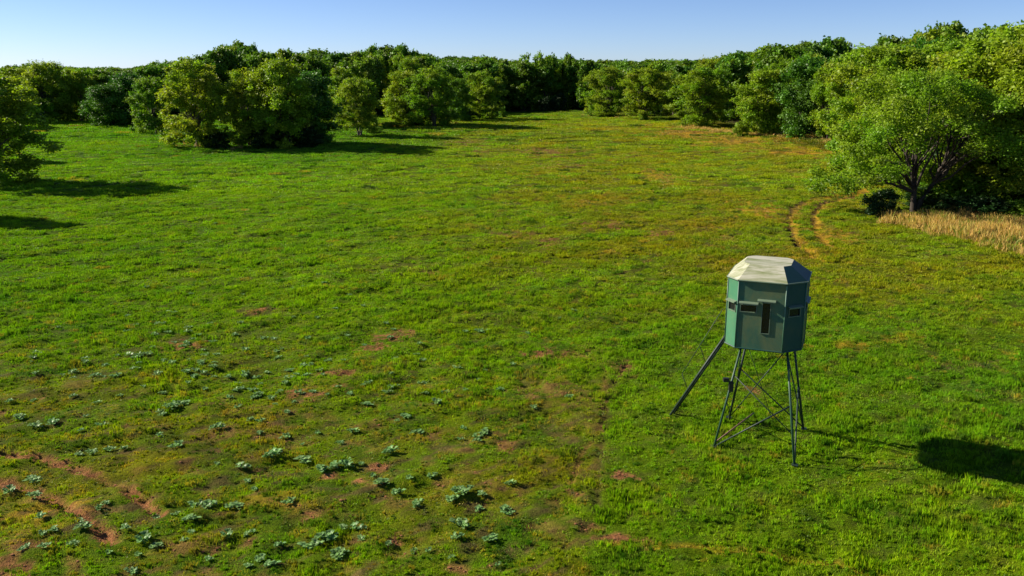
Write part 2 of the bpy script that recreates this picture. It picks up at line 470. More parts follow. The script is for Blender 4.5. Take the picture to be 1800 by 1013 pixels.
# ------------------------------------------------------------ scattering by geometry nodes (grass, straw, far wood)
def gn_scatter(name, pts, protos, variant, scale, rot, tint=None, zscale=None):
    """one object whose points each carry one of the prototype meshes"""
    me = bpy.data.meshes.new(name)
    me.vertices.add(len(pts)); me.vertices.foreach_set('co', np.asarray(pts, np.float32).ravel())
    me.update()
    n = len(pts)
    def attr(nm, typ, key, arr):
        a = me.attributes.new(nm, typ, 'POINT'); a.data.foreach_set(key, np.asarray(arr).ravel())
    attr('variant', 'INT', 'value', variant.astype(np.int32))
    sc = np.stack([scale, scale, scale * (zscale if zscale is not None else 1)], 1).astype(np.float32)
    attr('scl', 'FLOAT_VECTOR', 'vector', sc)
    rt = np.zeros((n, 3), np.float32); rt[:, 2] = rot
    attr('rot', 'FLOAT_VECTOR', 'vector', rt)
    if tint is not None:
        c4 = np.ones((n, 4), np.float32); c4[:, :3] = tint
        attr('tint', 'FLOAT_COLOR', 'color', c4)
    o = link(bpy.data.objects.new(name, me))
    ng = bpy.data.node_groups.new(name, 'GeometryNodeTree')
    ng.interface.new_socket('Geometry', in_out='INPUT', socket_type='NodeSocketGeometry')
    ng.interface.new_socket('Geometry', in_out='OUTPUT', socket_type='NodeSocketGeometry')
    gi = ng.nodes.new('NodeGroupInput'); go = ng.nodes.new('NodeGroupOutput')
    m2p = ng.nodes.new('GeometryNodeMeshToPoints')
    ng.links.new(gi.outputs[0], m2p.inputs[0])
    def named(nm, typ):
        a = ng.nodes.new('GeometryNodeInputNamedAttribute'); a.data_type = typ; a.inputs[0].default_value = nm
        return a.outputs[0]
    va, sa, ra = named('variant', 'INT'), named('scl', 'FLOAT_VECTOR'), named('rot', 'FLOAT_VECTOR')
    join = ng.nodes.new('GeometryNodeJoinGeometry')
    for k, pm in enumerate(protos):
        po = bpy.data.objects.new(pm.name, pm)
        inf = ng.nodes.new('GeometryNodeObjectInfo'); inf.inputs[0].default_value = po
        cmp_ = ng.nodes.new('FunctionNodeCompare'); cmp_.data_type = 'INT'; cmp_.operation = 'EQUAL'
        ng.links.new(va, cmp_.inputs[2]); cmp_.inputs[3].default_value = k
        iop = ng.nodes.new('GeometryNodeInstanceOnPoints')
        ng.links.new(m2p.outputs[0], iop.inputs['Points']); ng.links.new(cmp_.outputs[0], iop.inputs['Selection'])
        ng.links.new(inf.outputs['Geometry'], iop.inputs['Instance'])
        ng.links.new(sa, iop.inputs['Scale']); ng.links.new(ra, iop.inputs['Rotation'])
        ng.links.new(iop.outputs[0], join.inputs[0])
    ng.links.new(join.outputs[0], go.inputs[0])
    md = o.modifiers.new('scatter', 'NODES'); md.node_group = ng
    return o

# ------------------------------------------------------------ trees
RNG = np.random.default_rng(7)

def unit(a): return a / (np.linalg.norm(a, axis=-1, keepdims=True) + 1e-9)

def leaves(rng, centres, radii, n, size, flat=.75, tone=None):
    """rhombic leaf faces spread through lobes of a crown"""
    w = radii ** 2; w = w / w.sum()
    k = rng.choice(len(centres), n, p=w)
    # leaves sit along twigs that stick out of each lobe by different lengths
    nt_ = 26
    td = unit(rng.normal(size=(len(centres), nt_, 3)) + np.array((0, 0, .15)))
    tl = .55 + .95 * rng.random((len(centres), nt_)) ** 1.6
    j = rng.integers(0, nt_, n)
    d = td[k, j]
    t = rng.random(n) ** .55
    p = centres[k] + d * (radii[k] * tl[k, j] * t)[:, None] * np.array((1, 1, flat))
    p = p + rng.normal(size=(n, 3)) * (radii[k] * (.16 + .10 * (1 - t)))[:, None]
    p[:, 2] = np.maximum(p[:, 2], .05)
    nrm = unit(d * .6 + rng.normal(size=(n, 3)) * .7 + np.array((0, 0, .3)))
    t = unit(np.cross(nrm, rng.normal(size=(n, 3)))); b = np.cross(nrm, t)
    s = size * (.6 + .8 * rng.random(n))[:, None]
    fold = nrm * s * .18
    v = np.empty((n, 4, 3))
    v[:, 0] = p - t * s * .62; v[:, 1] = p - b * s * .42 + fold; v[:, 2] = p + t * s * .62; v[:, 3] = p + b * s * .42 + fold
    lt = tone[k] if tone is not None else np.ones((n, 3))
    c = lt * (.62 + .76 * rng.random((n, 1)))
    return v.reshape(-1, 3), np.arange(n * 4).reshape(n, 4), np.repeat(c, 4, 0)

def crown_lobes(rng, H, R, zb, nl, lr, taper=.6):
    """lobe centres in a rounded crown: from height zb to H, radius R"""
    cs = []; rs = []
    tries = 0
    while len(cs) < nl and tries < nl * 60:
        tries += 1
        t = rng.random() ** .85
        z = zb + (H - zb) * t
        prof = math.sqrt(max(0, 1 - ((t - .42) / .62) ** 2)) if t > .42 else math.sqrt(max(0, 1 - ((.42 - t) / .75) ** 2))
        a = rng.random() * 2 * math.pi
        rr = R * prof * (rng.random() ** .4) * (.80 + .30 * math.sin(a * 3 + nl) * math.sin(a * 2 + 1.3 * nl))
        r = R * lr * (.55 + .9 * rng.random())
        c = np.array((math.cos(a) * rr, math.sin(a) * rr, min(z, H - r * .6)))
        c[:2] *= max(0.0, (R * 1.02 - r * .6)) / R
        if all(np.linalg.norm(c - q_) > .55 * (r + r2) for q_, r2 in zip(cs, rs)):
            cs.append(c); rs.append(r)
    return np.array(cs), np.array(rs)

def limb_mesh(mb, rng, p0, p1, r0, r1, n=6, sides=5, droop=.12):
    p0 = np.array(p0, float); p1 = np.array(p1, float)
    L = np.linalg.norm(p1 - p0)
    pts = []
    for i in range(n):
        t = i / (n - 1)
        p = p0 + (p1 - p0) * t
        p[2] += math.sin(t * math.pi) * L * droop
        p += rng.normal(size=3) * L * .03 * (0 < i < n - 1)
        pts.append(p)
    mb.tube(pts, [r0 + (r1 - r0) * (i / (n - 1)) for i in range(n)], sides, False)
    return pts

def tree_proto(name, seed, R, zb, nl, lr, nleaf, size, leafmat, bark, stems=1, fork=.22, rt=.022, twigs=0, flat=.75, contrast=.25):
    """a tree 10 m tall: a trunk mesh and a crown mesh"""
    rng = np.random.default_rng(seed)
    H = 10.0
    cs, rs = crown_lobes(rng, H, R, zb, nl, lr)
    if name == 'big0':      # open on the near side, so that the limbs show as in the photograph
        ok = ~((cs[:, 1] < .6) & (cs[:, 0] > -2.4) & (cs[:, 0] < 3.6) & (cs[:, 2] < 4.9))
        cs, rs = cs[ok], rs[ok]
        ex = np.array([(-4.9, -1.2, 2.5), (-5.6, -.6, 3.0), (-4.2, -1.6, 2.2), (-5.2, .4, 2.0), (-3.4, -1.9, 2.7)]); cs = np.vstack([cs, ex]); rs = np.append(rs, [.75, .7, .7, .8, .6])
    mb = MB()
    order = np.argsort(-rs)
    for s in range(stems):
        a = rng.random() * 6.28
        base = np.array((math.cos(a), math.sin(a), 0)) * (.12 * (stems > 1)) + np.array((0, 0, -.15))
        lean = np.array((math.cos(a), math.sin(a), 0)) * (.9 if stems > 1 else .25)
        f0 = base + lean * .5 + np.array((0, 0, fork * H)); f1 = base + lean + np.array((0, 0, .62 * H))
        if name == 'big0':
            base, f0, f1 = [(np.array((0, 0, -.15)), np.array((-.05, 0, 1.5)), np.array((-.35, .3, 6.5))), (np.array((.08, 0, -.15)), np.array((.75, -.1, 1.9)), np.array((2.7, .2, 6.0)))][s]
        r0 = rt * H
        mb.tube([base, base + (f0 - base) * .12 + (0, 0, .0), (base + f0) / 2 + rng.normal(size=3) * .06, f0, (f0 + f1) / 2 + rng.normal(size=3) * .15, f1],
                [r0 * 1.5, r0 * 1.1, r0 * .92, r0 * .8, r0 * .5, r0 * .15], 9, True)
        mine = order[s::stems][:12 if twigs else 7]
        if name == 'big0':
            sg = (cs[:, 0] > .6) if s else (cs[:, 0] <= .6); idx_ = np.where(sg)[0]; mine = list(idx_[np.argsort(cs[idx_, 2] * .4 + cs[idx_, 1])][:12]) + list(rng.choice(idx_, 8))
        for j in mine:
            t = min(1, max(.0, (cs[j][2] / H - .25) * .8)) * rng.random()
            st = f0 + (f1 - f0) * t
            pts = limb_mesh(mb, rng, st, cs[j], r0 * (.5 - .3 * t), r0 * .08, 6, 5)
            if twigs:
                for _ in range(twigs):
                    q0 = pts[rng.integers(2, 5)]
                    q1 = q0 + unit(rng.normal(size=3) + np.array((0, 0, .4)) + unit(cs[j] - st)) * rs[j] * 1.3
                    limb_mesh(mb, rng, q0, q1, r0 * .14, r0 * .03, 4, 4)
    tone = (1 - contrast / 2 + contrast * rng.random((len(cs), 1))) * np.array((1, 1, 1)) * (1 + (rng.random((len(cs), 1)) - .5) * np.array((.35, .0, .2)))
    v, f, c = leaves(rng, cs, rs, nleaf, size, flat, tone)
    crown = mesh_np(name + '_crown', v, f, c, False, leafmat)
    me = bpy.data.meshes.new(name + '_trunk')
    me.from_pydata(mb.v, [], mb.f); me.update(); me.materials.append(bark)
    for p in me.polygons: p.use_smooth = True
    return dict(trunk=me, crown=crown, R=R)

BARK = mat_bark('bark', (.040, .030, .022))
BARKL = mat_bark('pale_bark', (.085, .07, .05))
L_YEL = mat_leaf('leaf_spring_green', (.240, .318, .018), (.70, .92, .9), .48)
L_MID = mat_leaf('leaf_mid_green', (.130, .260, .014), (1.6, 1.2, .9), .38)
L_DARK = mat_leaf('leaf_dark_green', (.055, .155, .014), (1.4, 1.2, .9), .30, .3)
L_FAR = mat_leaf('leaf_wood_green', (.075, .175, .012), (2.0, 1.35, .9), .32)
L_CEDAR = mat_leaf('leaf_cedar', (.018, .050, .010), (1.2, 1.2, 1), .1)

PROTO = {
    'big': [tree_proto('big%d' % i, 100 + i, 5.3, 1.5, 140, .14, 56000, .11, L_YEL, BARK, 2, .16, .017, 4, .95, .3) for i in range(2)],
    'tall': [tree_proto('tall%d' % i, 120 + i, 3.8, .8, 100, .17, 48000, .13, L_YEL, BARK, 2, .25, .017, 2, .8, .3) for i in range(2)],
    'feather': [tree_proto('feather%d' % i, 140 + i, 3.9, (.2, 1.1, .3, .5)[i], 115, .16, 40000, .145, L_YEL, BARKL, 3, .2, .014, 1, 1.0, .3) for i in range(4)],
    'mid': [tree_proto('mid%d' % i, 160 + i, 4.0, .4, 85, .19, 32000, .175, L_MID, BARK, 2, .22, .016, 1, .8, .35) for i in range(3)],
    'dark': [tree_proto('dark%d' % i, 180 + i, 4.2, .3, 70, .22, 30000, .19, L_DARK, BARK, 1, .22, .022, 0, .75, .4) for i in range(3)],
    'wood': [tree_proto('wood%d' % i, 200 + i, 3.5, .8, 44, .26, 14000, .30, L_FAR, BARK, 1, .3, .018, 0, .75, .5) for i in range(5)],
    'sparse': [tree_proto('sparse', 230, 3.0, 5.0, 26, .24, 1500, .34, L_YEL, BARKL, 1, .45, .014, 1, .7, .3)],
    'shrub': [tree_proto('shrub%d' % i, 240 + i, 6.0, 0, 26, .30, 5000, .55, L_MID, BARK, 3, .2, .01, 0, .9, .4) for i in range(2)],
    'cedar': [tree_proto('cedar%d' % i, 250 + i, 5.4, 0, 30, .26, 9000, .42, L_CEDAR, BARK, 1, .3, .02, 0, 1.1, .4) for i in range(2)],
}
CROWN_WORD = {}

def plant(kind, x, y, h, rad, label, group=None, name='tree', cat='tree', idx=None, rz=None, z=None):
    pr = PROTO[kind]
    pr = pr[idx % len(pr)] if idx is not None else random.choice(pr)
    o = bpy.data.objects.new(name, None)
    o.empty_display_size = .5
    link(o)
    o.location = (x, y, (gz(x, y) if z is None else z) - .03)
    o.rotation_euler = (0, 0, random.random() * 6.28 if rz is None else rz)
    sz = h / 10.0; sr = rad / pr['R']
    o.scale = (sr, sr, sz)
    tag(o, label, cat, group)
    for part in ('trunk', 'crown'):
        if part == 'trunk' and kind in ('shrub', 'cedar'): part_name = 'stem'
        else: part_name = part if kind not in ('shrub', 'cedar') else 'foliage'
        link(bpy.data.objects.new(part_name, pr[part]), o)
    return o

def plant_px(kind, px, base, top, hw, label, **kw):
    """tree whose foot is seen at (px, base), whose top is at row top and whose crown is hw pixels to each side"""
    x, y = at(px, base)
    d = y * math.cos(PITCH) + CAMH * math.sin(PITCH)
    h = CAMH + (118 - top) * y / FPX
    return plant(kind, x, y, max(h, 1.0), hw * d / FPX, label, **kw)

random.seed(5)
# --- the right-hand wood corner
plant_px('big', 1604, 378, 128, 168, 'large spreading tree with a forked dark trunk at the near corner of the wood', idx=0, rz=0.0)
plant_px('tall', 1712, 366, 76, 150, 'tall light green tree just right behind the forked tree', idx=0, rz=1.0)
plant_px('tall', 1545, 322, 88, 115, 'light green tree standing directly behind the left half of the forked tree', idx=1, rz=4.0)
plant_px('tall', 1818, 378, 54, 140, 'tallest tree cut by the right edge of the picture', idx=1, rz=.3)
plant_px('tall', 1632, 322, 80, 120, 'light green tree seen above the crown of the forked tree', idx=0)
plant_px('tall', 1770, 340, 60, 130, 'tall green tree behind and left of the tallest tree', idx=1)
plant_px('tall', 1905, 392, 40, 130, 'tree beyond the right edge with its branches over the dry grass', idx=0)
plant_px('mid', 1498, 282, 96, 62, 'green tree peeping out left of the forked tree, behind the curved wheel ruts', idx=2)
for i, (px, base, top, hw, k, lab) in enumerate([
        (1551, 386, 334, 36, 'cedar', 'dark round cedar bush left of the forked trunk'),
        (1668, 384, 344, 52, 'cedar', 'low dark bush right of the forked trunk'),
        (1740, 390, 348, 50, 'cedar', 'dark bush in the shade behind the dry grass, second right of the forked trunk'),
        (1805, 396, 350, 50, 'shrub', 'leafy green bush behind the dry grass at the right edge'),
        (1700, 372, 300, 55, 'shrub', 'bright leafy shrub in the shade between the forked tree and the tall tree'),
        (1628, 366, 330, 42, 'cedar', 'dark undergrowth bush close behind the forked trunk')]):
    plant_px(k, px, base, top, hw, lab, name='shrub', cat='bush')

# --- trees standing in front of the wood, right side
plant_px('feather', 1064, 206, 122, 46, 'light spreading tree at the right side of the dark gap', idx=0)
plant_px('feather', 1132, 213, 124, 54, 'airy tree with a pale trunk rising from a small bush, right of the gap', idx=1)
plant_px('feather', 1182, 206, 132, 34, 'light tree behind and between the airy tree and the round tree', idx=2)
plant_px('feather', 1234, 228, 126, 66, 'round light green tree at the end of the yellow grass', idx=3)
plant_px('mid', 1336, 240, 128, 62, 'green tree with low branches just right of the round tree', idx=0)
plant_px('dark', 1408, 247, 108, 62, 'dark green tree with a visible trunk beside the forked tree', idx=1)
plant_px('mid', 1375, 236, 112, 48, 'taller green tree wedged behind the dark tree with the visible trunk', idx=2)
plant_px('mid', 1455, 252, 118, 45, 'green tree half hidden by the left branches of the forked tree', idx=1)
plant_px('shrub', 1133, 215, 199, 12, 'small dark bush at the foot of the airy tree', name='shrub', cat='bush', idx=0)
plant_px('shrub', 1062, 208, 194, 22, 'low bush under the tree at the right side of the gap', name='shrub', cat='bush', idx=1)
plant_px('shrub', 1302, 243, 214, 18, 'leafy bush left of the low branched green tree', name='shrub', cat='bush', idx=1)

# --- trees standing in front of the wood, left side
plant_px('feather', -4, 330, 136, 116, 'near tree at the left edge casting a long shadow on the field', idx=3, rz=2.0)
plant_px('feather', 40, 216, 122, 60, 'light tree of the left row, right behind the near left tree', idx=0)
plant_px('feather', 92, 217, 114, 55, 'highest light tree of the left row', idx=2)
plant_px('feather', 142, 215, 124, 48, 'light tree at the right end of the left row', idx=3)
plant_px('mid', 75, 220, 172, 32, 'low bushy tree at the foot of the left row', idx=1)
plant_px('dark', 196, 224, 150, 50, 'dark round tree standing alone right of the left row', idx=0)
plant_px('dark', 230, 222, 132, 50, 'dark tree joined to the right of the round dark tree', idx=2)
plant_px('mid', 275, 236, 138, 44, 'mid green tree leaning out left of the large yellow green tree', idx=2)
plant_px('feather', 345, 258, 110, 74, 'large yellow green tree at the left end of the front clump', idx=3, rz=1.5)
plant_px('feather', 440, 255, 124, 72, 'brightest yellow green tree in the middle of the front clump', idx=0, rz=3.5)
plant_px('mid', 505, 257, 104, 66, 'green tree between the brightest tree and the black green tree', idx=0)
plant_px('dark', 552, 252, 124, 62, 'black green tree at the right end of the front clump with a stout trunk', idx=1)
plant_px('feather', 632, 238, 136, 48, 'slim light tree alone right of the black green tree', idx=1)
plant_px('feather', 712, 223, 130, 52, 'light tree at the left of the broad pair', idx=2)
plant_px('feather', 765, 225, 124, 60, 'light tree at the right of the broad pair', idx=0)
plant_px('mid', 600, 226, 124, 42, 'mid green tree behind the slim light tree', idx=1)
plant_px('mid', 805, 216, 140, 34, 'green tree wedged behind the broad pair', idx=0)
plant_px('feather', 845, 212, 130, 48, 'rounded light tree nearest to the left side of the dark gap', idx=3)
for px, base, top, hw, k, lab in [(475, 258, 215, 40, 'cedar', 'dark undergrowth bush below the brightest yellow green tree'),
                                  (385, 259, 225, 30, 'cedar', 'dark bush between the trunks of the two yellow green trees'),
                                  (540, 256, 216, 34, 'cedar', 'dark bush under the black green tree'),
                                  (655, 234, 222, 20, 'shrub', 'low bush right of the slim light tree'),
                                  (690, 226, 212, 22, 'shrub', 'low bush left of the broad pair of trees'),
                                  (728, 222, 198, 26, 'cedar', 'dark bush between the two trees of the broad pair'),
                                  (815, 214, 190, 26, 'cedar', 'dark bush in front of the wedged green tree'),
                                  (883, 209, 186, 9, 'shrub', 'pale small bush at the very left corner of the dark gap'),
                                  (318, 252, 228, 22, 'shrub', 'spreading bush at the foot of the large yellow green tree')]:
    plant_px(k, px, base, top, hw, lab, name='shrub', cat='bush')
# shade casters standing outside the left edge
plant_px('mid', -160, 390, 205, 70, 'bushy tree just outside the left edge whose shadow crosses the lower left grass', idx=0)
plant_px('mid', -90, 285, 150, 60, 'tree outside the left edge behind the near left tree', idx=1)
plant_px('mid', -40, 252, 150, 45, 'small tree in the far left opening behind the near left tree', idx=2)
plant_px('feather', -60, 228, 130, 60, 'tree at the outer end of the left row, beyond the picture edge', idx=1)

# --- the wood behind
SKY_PX = [-400, 0, 60, 130, 190, 235, 275, 310, 350, 385, 400, 432, 458, 500, 560, 620, 645, 700, 742, 768, 800, 850, 900, 930, 1000, 1035, 1100, 1200, 1235, 1300, 1350, 1440, 1462, 1500, 1560, 1700, 1800, 2200]
SKY_Y = [122, 125, 118, 123, 126, 124, 118, 112, 108, 104, 88, 84, 98, 95, 93, 96, 88, 87, 93, 108, 99, 101, 108, 110, 105, 109, 109, 108, 105, 99, 99, 93, 91, 100, 84, 66, 48, 44]
rw = np.random.default_rng(3)
cand = []
sp = 6.6
for j in range(int((470 - 60) / sp)):
    for i in range(-44, 45):
        x = i * sp + (j % 2) * sp / 2 + rw.normal() * 1.3; y = 60 + j * sp + rw.normal() * 1.3
        if abs(x) > y * .70 + 14: continue
        if not bool(in_wood(np.array([x]), np.array([y]), 2.5)[0]): continue
        ang = math.atan2(x, y); depth = math.hypot(x, y) - float(np.interp(ang, _ang, _rad))
        cand.append((depth, x, y))
cand.sort()
singles = []; rest = []
for dep, x, y in cand:
    px, py = proj(x, y)
    if dep < (17 if y > 120 else 30) and -60 < px < 1860: singles.append((dep, x, y))
    else: rest.append((dep, x, y))
while len(singles) > 235:
    rest.append(singles.pop())

def wood_h(x, y, dep):
    px = proj(x, y)[0]
    d = y if y < 150 else max(215.0, min(y, 235))
    ty = float(np.interp(px, SKY_PX, SKY_Y))
    h = CAMH + (118 - ty) * d / FPX
    h = max(9.5, min(16.5, h))
    return h * (.84 + .18 * rw.random())

ZONES = [(-9999, 300, 'low green tree of the far wood behind the left row', 'trees of the low wood on the left'),
         (300, 620, 'dark green tree of the tall wood rising behind the front clump', 'trees of the tall wood behind the front clump'),
         (620, 890, 'dark green tree of the wood rising behind the broad pair', 'trees of the wood behind the broad pair'),
         (890, 1035, 'shaded dark tree in the wood wall that closes the gap', 'trees closing the dark gap'),
         (1035, 1300, 'green tree of the wood behind the light trees right of the gap', 'trees of the wood right of the gap'),
         (1300, 1500, 'green tree of the wood behind the dark tree with the visible trunk', 'trees of the wood behind the right hand trees'),
         (1500, 9999, 'tree deep in the wood behind the big forked tree', 'trees of the wood behind the forked tree')]
for dep, x, y in singles:
    px = proj(x, y)[0]
    for a, b, lab, grp in ZONES:
        if a <= px < b: break
    kind = 'wood'
    if y < 130: kind = random.choice(['mid', 'mid', 'tall', 'dark'])
    elif random.random() < .18: kind = 'feather'
    plant(kind, x, y, wood_h(x, y, dep), 3.6 + 1.2 * random.random(), lab, grp, idx=random.randrange(5))
for px, ty, hw in ((422, 80, 24), (398, 88, 20), (445, 86, 16), (655, 86, 20), (705, 85, 26), (730, 92, 18), (270, 113, 24), (1000, 100, 16)):
    y = 228.0; x = (px - 900) / FPX * (y * math.cos(PITCH))
    lab = {422: 'highest dark tree on the skyline above the brightest tree', 398: 'dark skyline tree on the left flank of the highest tree', 445: 'dark skyline tree on the right flank of the highest tree',
           655: 'rounded skyline tree above the slim light tree', 705: 'broad dark skyline tree above the left of the broad pair', 730: 'skyline tree on the right slope of the broad dark skyline tree',
           270: 'rounded dark skyline tree above the dark round tree', 1000: 'small rounded skyline tree above the right part of the gap'}[px]
    plant('wood', x, y, CAMH + (118 - ty) * y / FPX, hw * y / FPX, lab, idx=px)
for px, ty, lab in ((925, 97, 'thin bare topped tree left on the skyline above the gap'), (948, 96, 'thin bare topped tree in the middle on the skyline above the gap'), (970, 99, 'thin bare topped tree right on the skyline above the gap')):
    y = 226.0; x = (px - 900) / FPX * (y * math.cos(PITCH))
    plant('sparse', x, y, CAMH + (118 - ty) * y / FPX, 2.4, lab, idx=0)

pts = []; sc_ = []; zs = []; vr = []; rt_ = []
for dep, x, y in rest:
    h = wood_h(x, y, dep)
    pts.append((x, y, gz(x, y))); s = (3.9 + 1.2 * rw.random()) / 3.5
    sc_.append(s); zs.append(h / 10 / s); vr.append(rw.integers(0, 5)); rt_.append(rw.random() * 6.28)
wood = gn_scatter('far_woodland', pts, [p['crown'] for p in PROTO['wood']], np.array(vr), np.array(sc_), np.array(rt_), None, np.array(zs))
tag(wood, 'continuous far woodland canopy filling the ground behind the first rows of trees', 'woodland', kind='stuff')
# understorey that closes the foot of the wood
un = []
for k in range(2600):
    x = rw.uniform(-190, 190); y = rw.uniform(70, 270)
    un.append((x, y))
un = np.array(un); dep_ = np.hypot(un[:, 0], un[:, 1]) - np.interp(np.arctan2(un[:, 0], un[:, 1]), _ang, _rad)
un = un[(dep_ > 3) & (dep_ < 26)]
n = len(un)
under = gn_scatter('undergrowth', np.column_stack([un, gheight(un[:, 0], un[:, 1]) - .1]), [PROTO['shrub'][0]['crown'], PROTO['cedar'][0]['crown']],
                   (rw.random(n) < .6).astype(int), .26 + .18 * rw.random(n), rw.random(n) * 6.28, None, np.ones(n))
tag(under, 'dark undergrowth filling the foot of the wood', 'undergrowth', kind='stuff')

# ------------------------------------------------------------ grass
M_BLADE = mat_blades()
def grass_patch(name, seed, size, n, h, w, lean=.45, mat=M_BLADE, clump=4.0):
    rng = np.random.default_rng(seed)
    ncl = int(size * size * clump * 4)
    cc = rng.uniform(-size / 2, size / 2, (ncl, 2))
    k = rng.integers(0, ncl, n)
    p = np.where((rng.random(n) < .7)[:, None], cc[k] + rng.normal(size=(n, 2)) * size * .05, rng.uniform(-size / 2, size / 2, (n, 2)))
    hh = h * (.45 + .9 * rng.random(n) ** 1.5) * (.6 + .8 * rng.random(ncl)[k])
    a = rng.random(n) * 6.28; l = lean * (.3 + rng.random(n))
    b = rng.random(n) * 6.28
    base = np.column_stack([p, np.full(n, -.02)])
    side = np.column_stack([np.cos(b), np.sin(b), np.zeros(n)]) * (w * (.6 + .8 * rng.random(n)))[:, None]
    dr = np.column_stack([np.cos(a) * l, np.sin(a) * l, np.ones(n)]) * hh[:, None]
    mid = base + dr * .55 - np.column_stack([np.cos(a), np.sin(a), np.zeros(n)]) * (hh * l * .2)[:, None]
    v = np.empty((n, 4, 3)); v[:, 0] = base - side; v[:, 1] = base + side; v[:, 2] = base + dr; v[:, 3] = mid - side * .9
    c = (.6 + .8 * rng.random((n, 1))) * (1 + (rng.random((n, 3)) - .5) * np.array((.35, .1, .3)))
    return mesh_np(name, v.reshape(-1, 3), np.arange(n * 4).reshape(n, 4), np.repeat(c, 4, 0), False, mat)

def jgrid(x0, x1, y0, y1, st, rng):
    X, Y = np.meshgrid(np.arange(x0, x1, st), np.arange(y0, y1, st))
    p = np.column_stack([X.ravel(), Y.ravel()]) + rng.uniform(-.5, .5, (X.size, 2)) * st
    return p
def inview(p, m=1.5):
    return np.abs(p[:, 0]) < p[:, 1] * .60 + 1.2 + m
gr = np.random.default_rng(77)
def grass_layer(name, label, y0, y1, st, protos, hs, zn):
    W = y1 * .62 + 3
    p = jgrid(-W, W, y0, y1, st, gr); p = p[inview(p)]
    p = p[~in_wood(p[:, 0], p[:, 1], 1.0)]
    c, so, rough, lit = field(p[:, 0], p[:, 1])
    bare = np.clip(np.maximum(np.maximum(so[0], so[2] * .8) * 1.25, np.where(so[1] > .45, so[1] * .85, 0)), 0, 1)
    keep = gr.random(len(p)) > np.clip(bare * 1.0, 0, .72 if y0 < 40 else .9)
    p, c, rough, bare = p[keep], c[keep], rough[keep], bare[keep]
    st_ = np.clip(so[1][keep] * 1.2, 0, 1)
    c = c + (STRAWC * .8 - c) * (st_ * .75)[:, None]
    c = c + (np.array((.26, .17, .05)) - c) * (np.clip(bare * 1.2, 0, 1) * (.45 + .5 * gr.random(len(p))))[:, None]
    c = c * (.78 + .44 * gr.random((len(p), 1))) * (1 + (gr.random((len(p), 3)) - .5) * np.array((.22, .06, .1)))
    # single tufts gone brown or straw coloured among the green ones
    nr_ = 1.0 if y0 < 40 else .45
    br = gr.random(len(p)) < (.04 + .28 * rough) * nr_
    c = np.where(br[:, None], c * .45 + np.array((.24, .15, .02)) * (.4 + .8 * gr.random((len(p), 1))), c)
    dk = gr.random(len(p)) < (.12 + .13 * rough) * nr_
    c = np.where(dk[:, None], c * np.array((.42, .55, .9)), c * 1.14)
    hn = fbm(p[:, 0] * .7, p[:, 1] * .7, 61, 4)
    z = gheight(p[:, 0], p[:, 1])
    zscale = hs * np.clip(1 + (hn - .5) * 2.4 + (fbm(p[:, 0] * 2.4, p[:, 1] * 2.4, 62, 2) - .5) * 1.6, .45, 2.1) * np.clip(1 - .6 * bare, .4, 1) * (1 - .15 * rough + .35 * rough * np.clip((hn - .5) * 4, 0, 1)) * np.where(y0 < 40, np.clip(.75 + .5 * (1 - rough), 0, 1.25), 1) * zn
    n = len(p)
    o = gn_scatter(name, np.column_stack([p, z]), protos, gr.integers(0, len(protos), n), .85 + .4 * gr.random(n), gr.random(n) * 6.28, c, zscale)
    tag(o, label, 'grass', kind='stuff')
    return o
g_near = [grass_patch('turf_near%d' % i, 300 + i, .36, 230, .065, .006) for i in range(5)]
g_mid = [grass_patch('turf_mid%d' % i, 310 + i, .62, 300, .085, .012) for i in range(4)]
g_mid2 = [grass_patch('turf_mid2%d' % i, 315 + i, 1.2, 420, .10, .026) for i in range(4)]
g_far = [grass_patch('turf_far%d' % i, 320 + i, 2.2, 520, .12, .05) for i in range(4)]
grass_layer('near_grass', 'short green grass of the near field around the hunting blind', 13, 42, .25, g_near, 1.0, 1.0)
grass_layer('middle_grass', 'short green grass across the middle of the field', 41.7, 74, .46, g_mid, 1.0, 1.0)
grass_layer('outer_grass', 'short green grass beyond the curved wheel ruts', 73.5, 125, 1.0, g_mid2, 1.0, 1.0)
grass_layer('far_grass', 'short green grass of the far field up to the trees', 124, 225, 1.8, g_far, 1.0, 1.0)

# clods of loose earth lying on the bare spots
M_CLOD = mat_plain('earth_clod', (.24, .11, .05), .95, 0, .45, None, 5, spec=.1)
def clod(name, seed):
    rng = np.random.default_rng(seed); bm = bmesh.new(); bmesh.ops.create_icosphere(bm, subdivisions=1, radius=1)
    for v in bm.verts: v.co *= .65 + .6 * rng.random(); v.co.z *= .6
    me = bpy.data.meshes.new(name); bm.to_mesh(me); bm.free(); me.materials.append(M_CLOD); return me
p = jgrid(-22, 22, 14, 40, .085, gr); p = p[inview(p)]
_, so, _r, _l = field(p[:, 0], p[:, 1])
p = p[gr.random(len(p)) < np.clip(so[0] * 1.0 + so[2] * .25 - .2, 0, .6)]; n = len(p)
o = gn_scatter('earth_clods', np.column_stack([p, gheight(p[:, 0], p[:, 1]) + .005]), [clod('clod%d' % i, i) for i in range(3)], gr.integers(0, 3, n), .012 + .035 * gr.random(n) ** 2.5, gr.random(n) * 6.28, None, np.ones(n))
tag(o, 'loose clods of red earth on the bare spots and ruts', 'earth clods', kind='stuff')

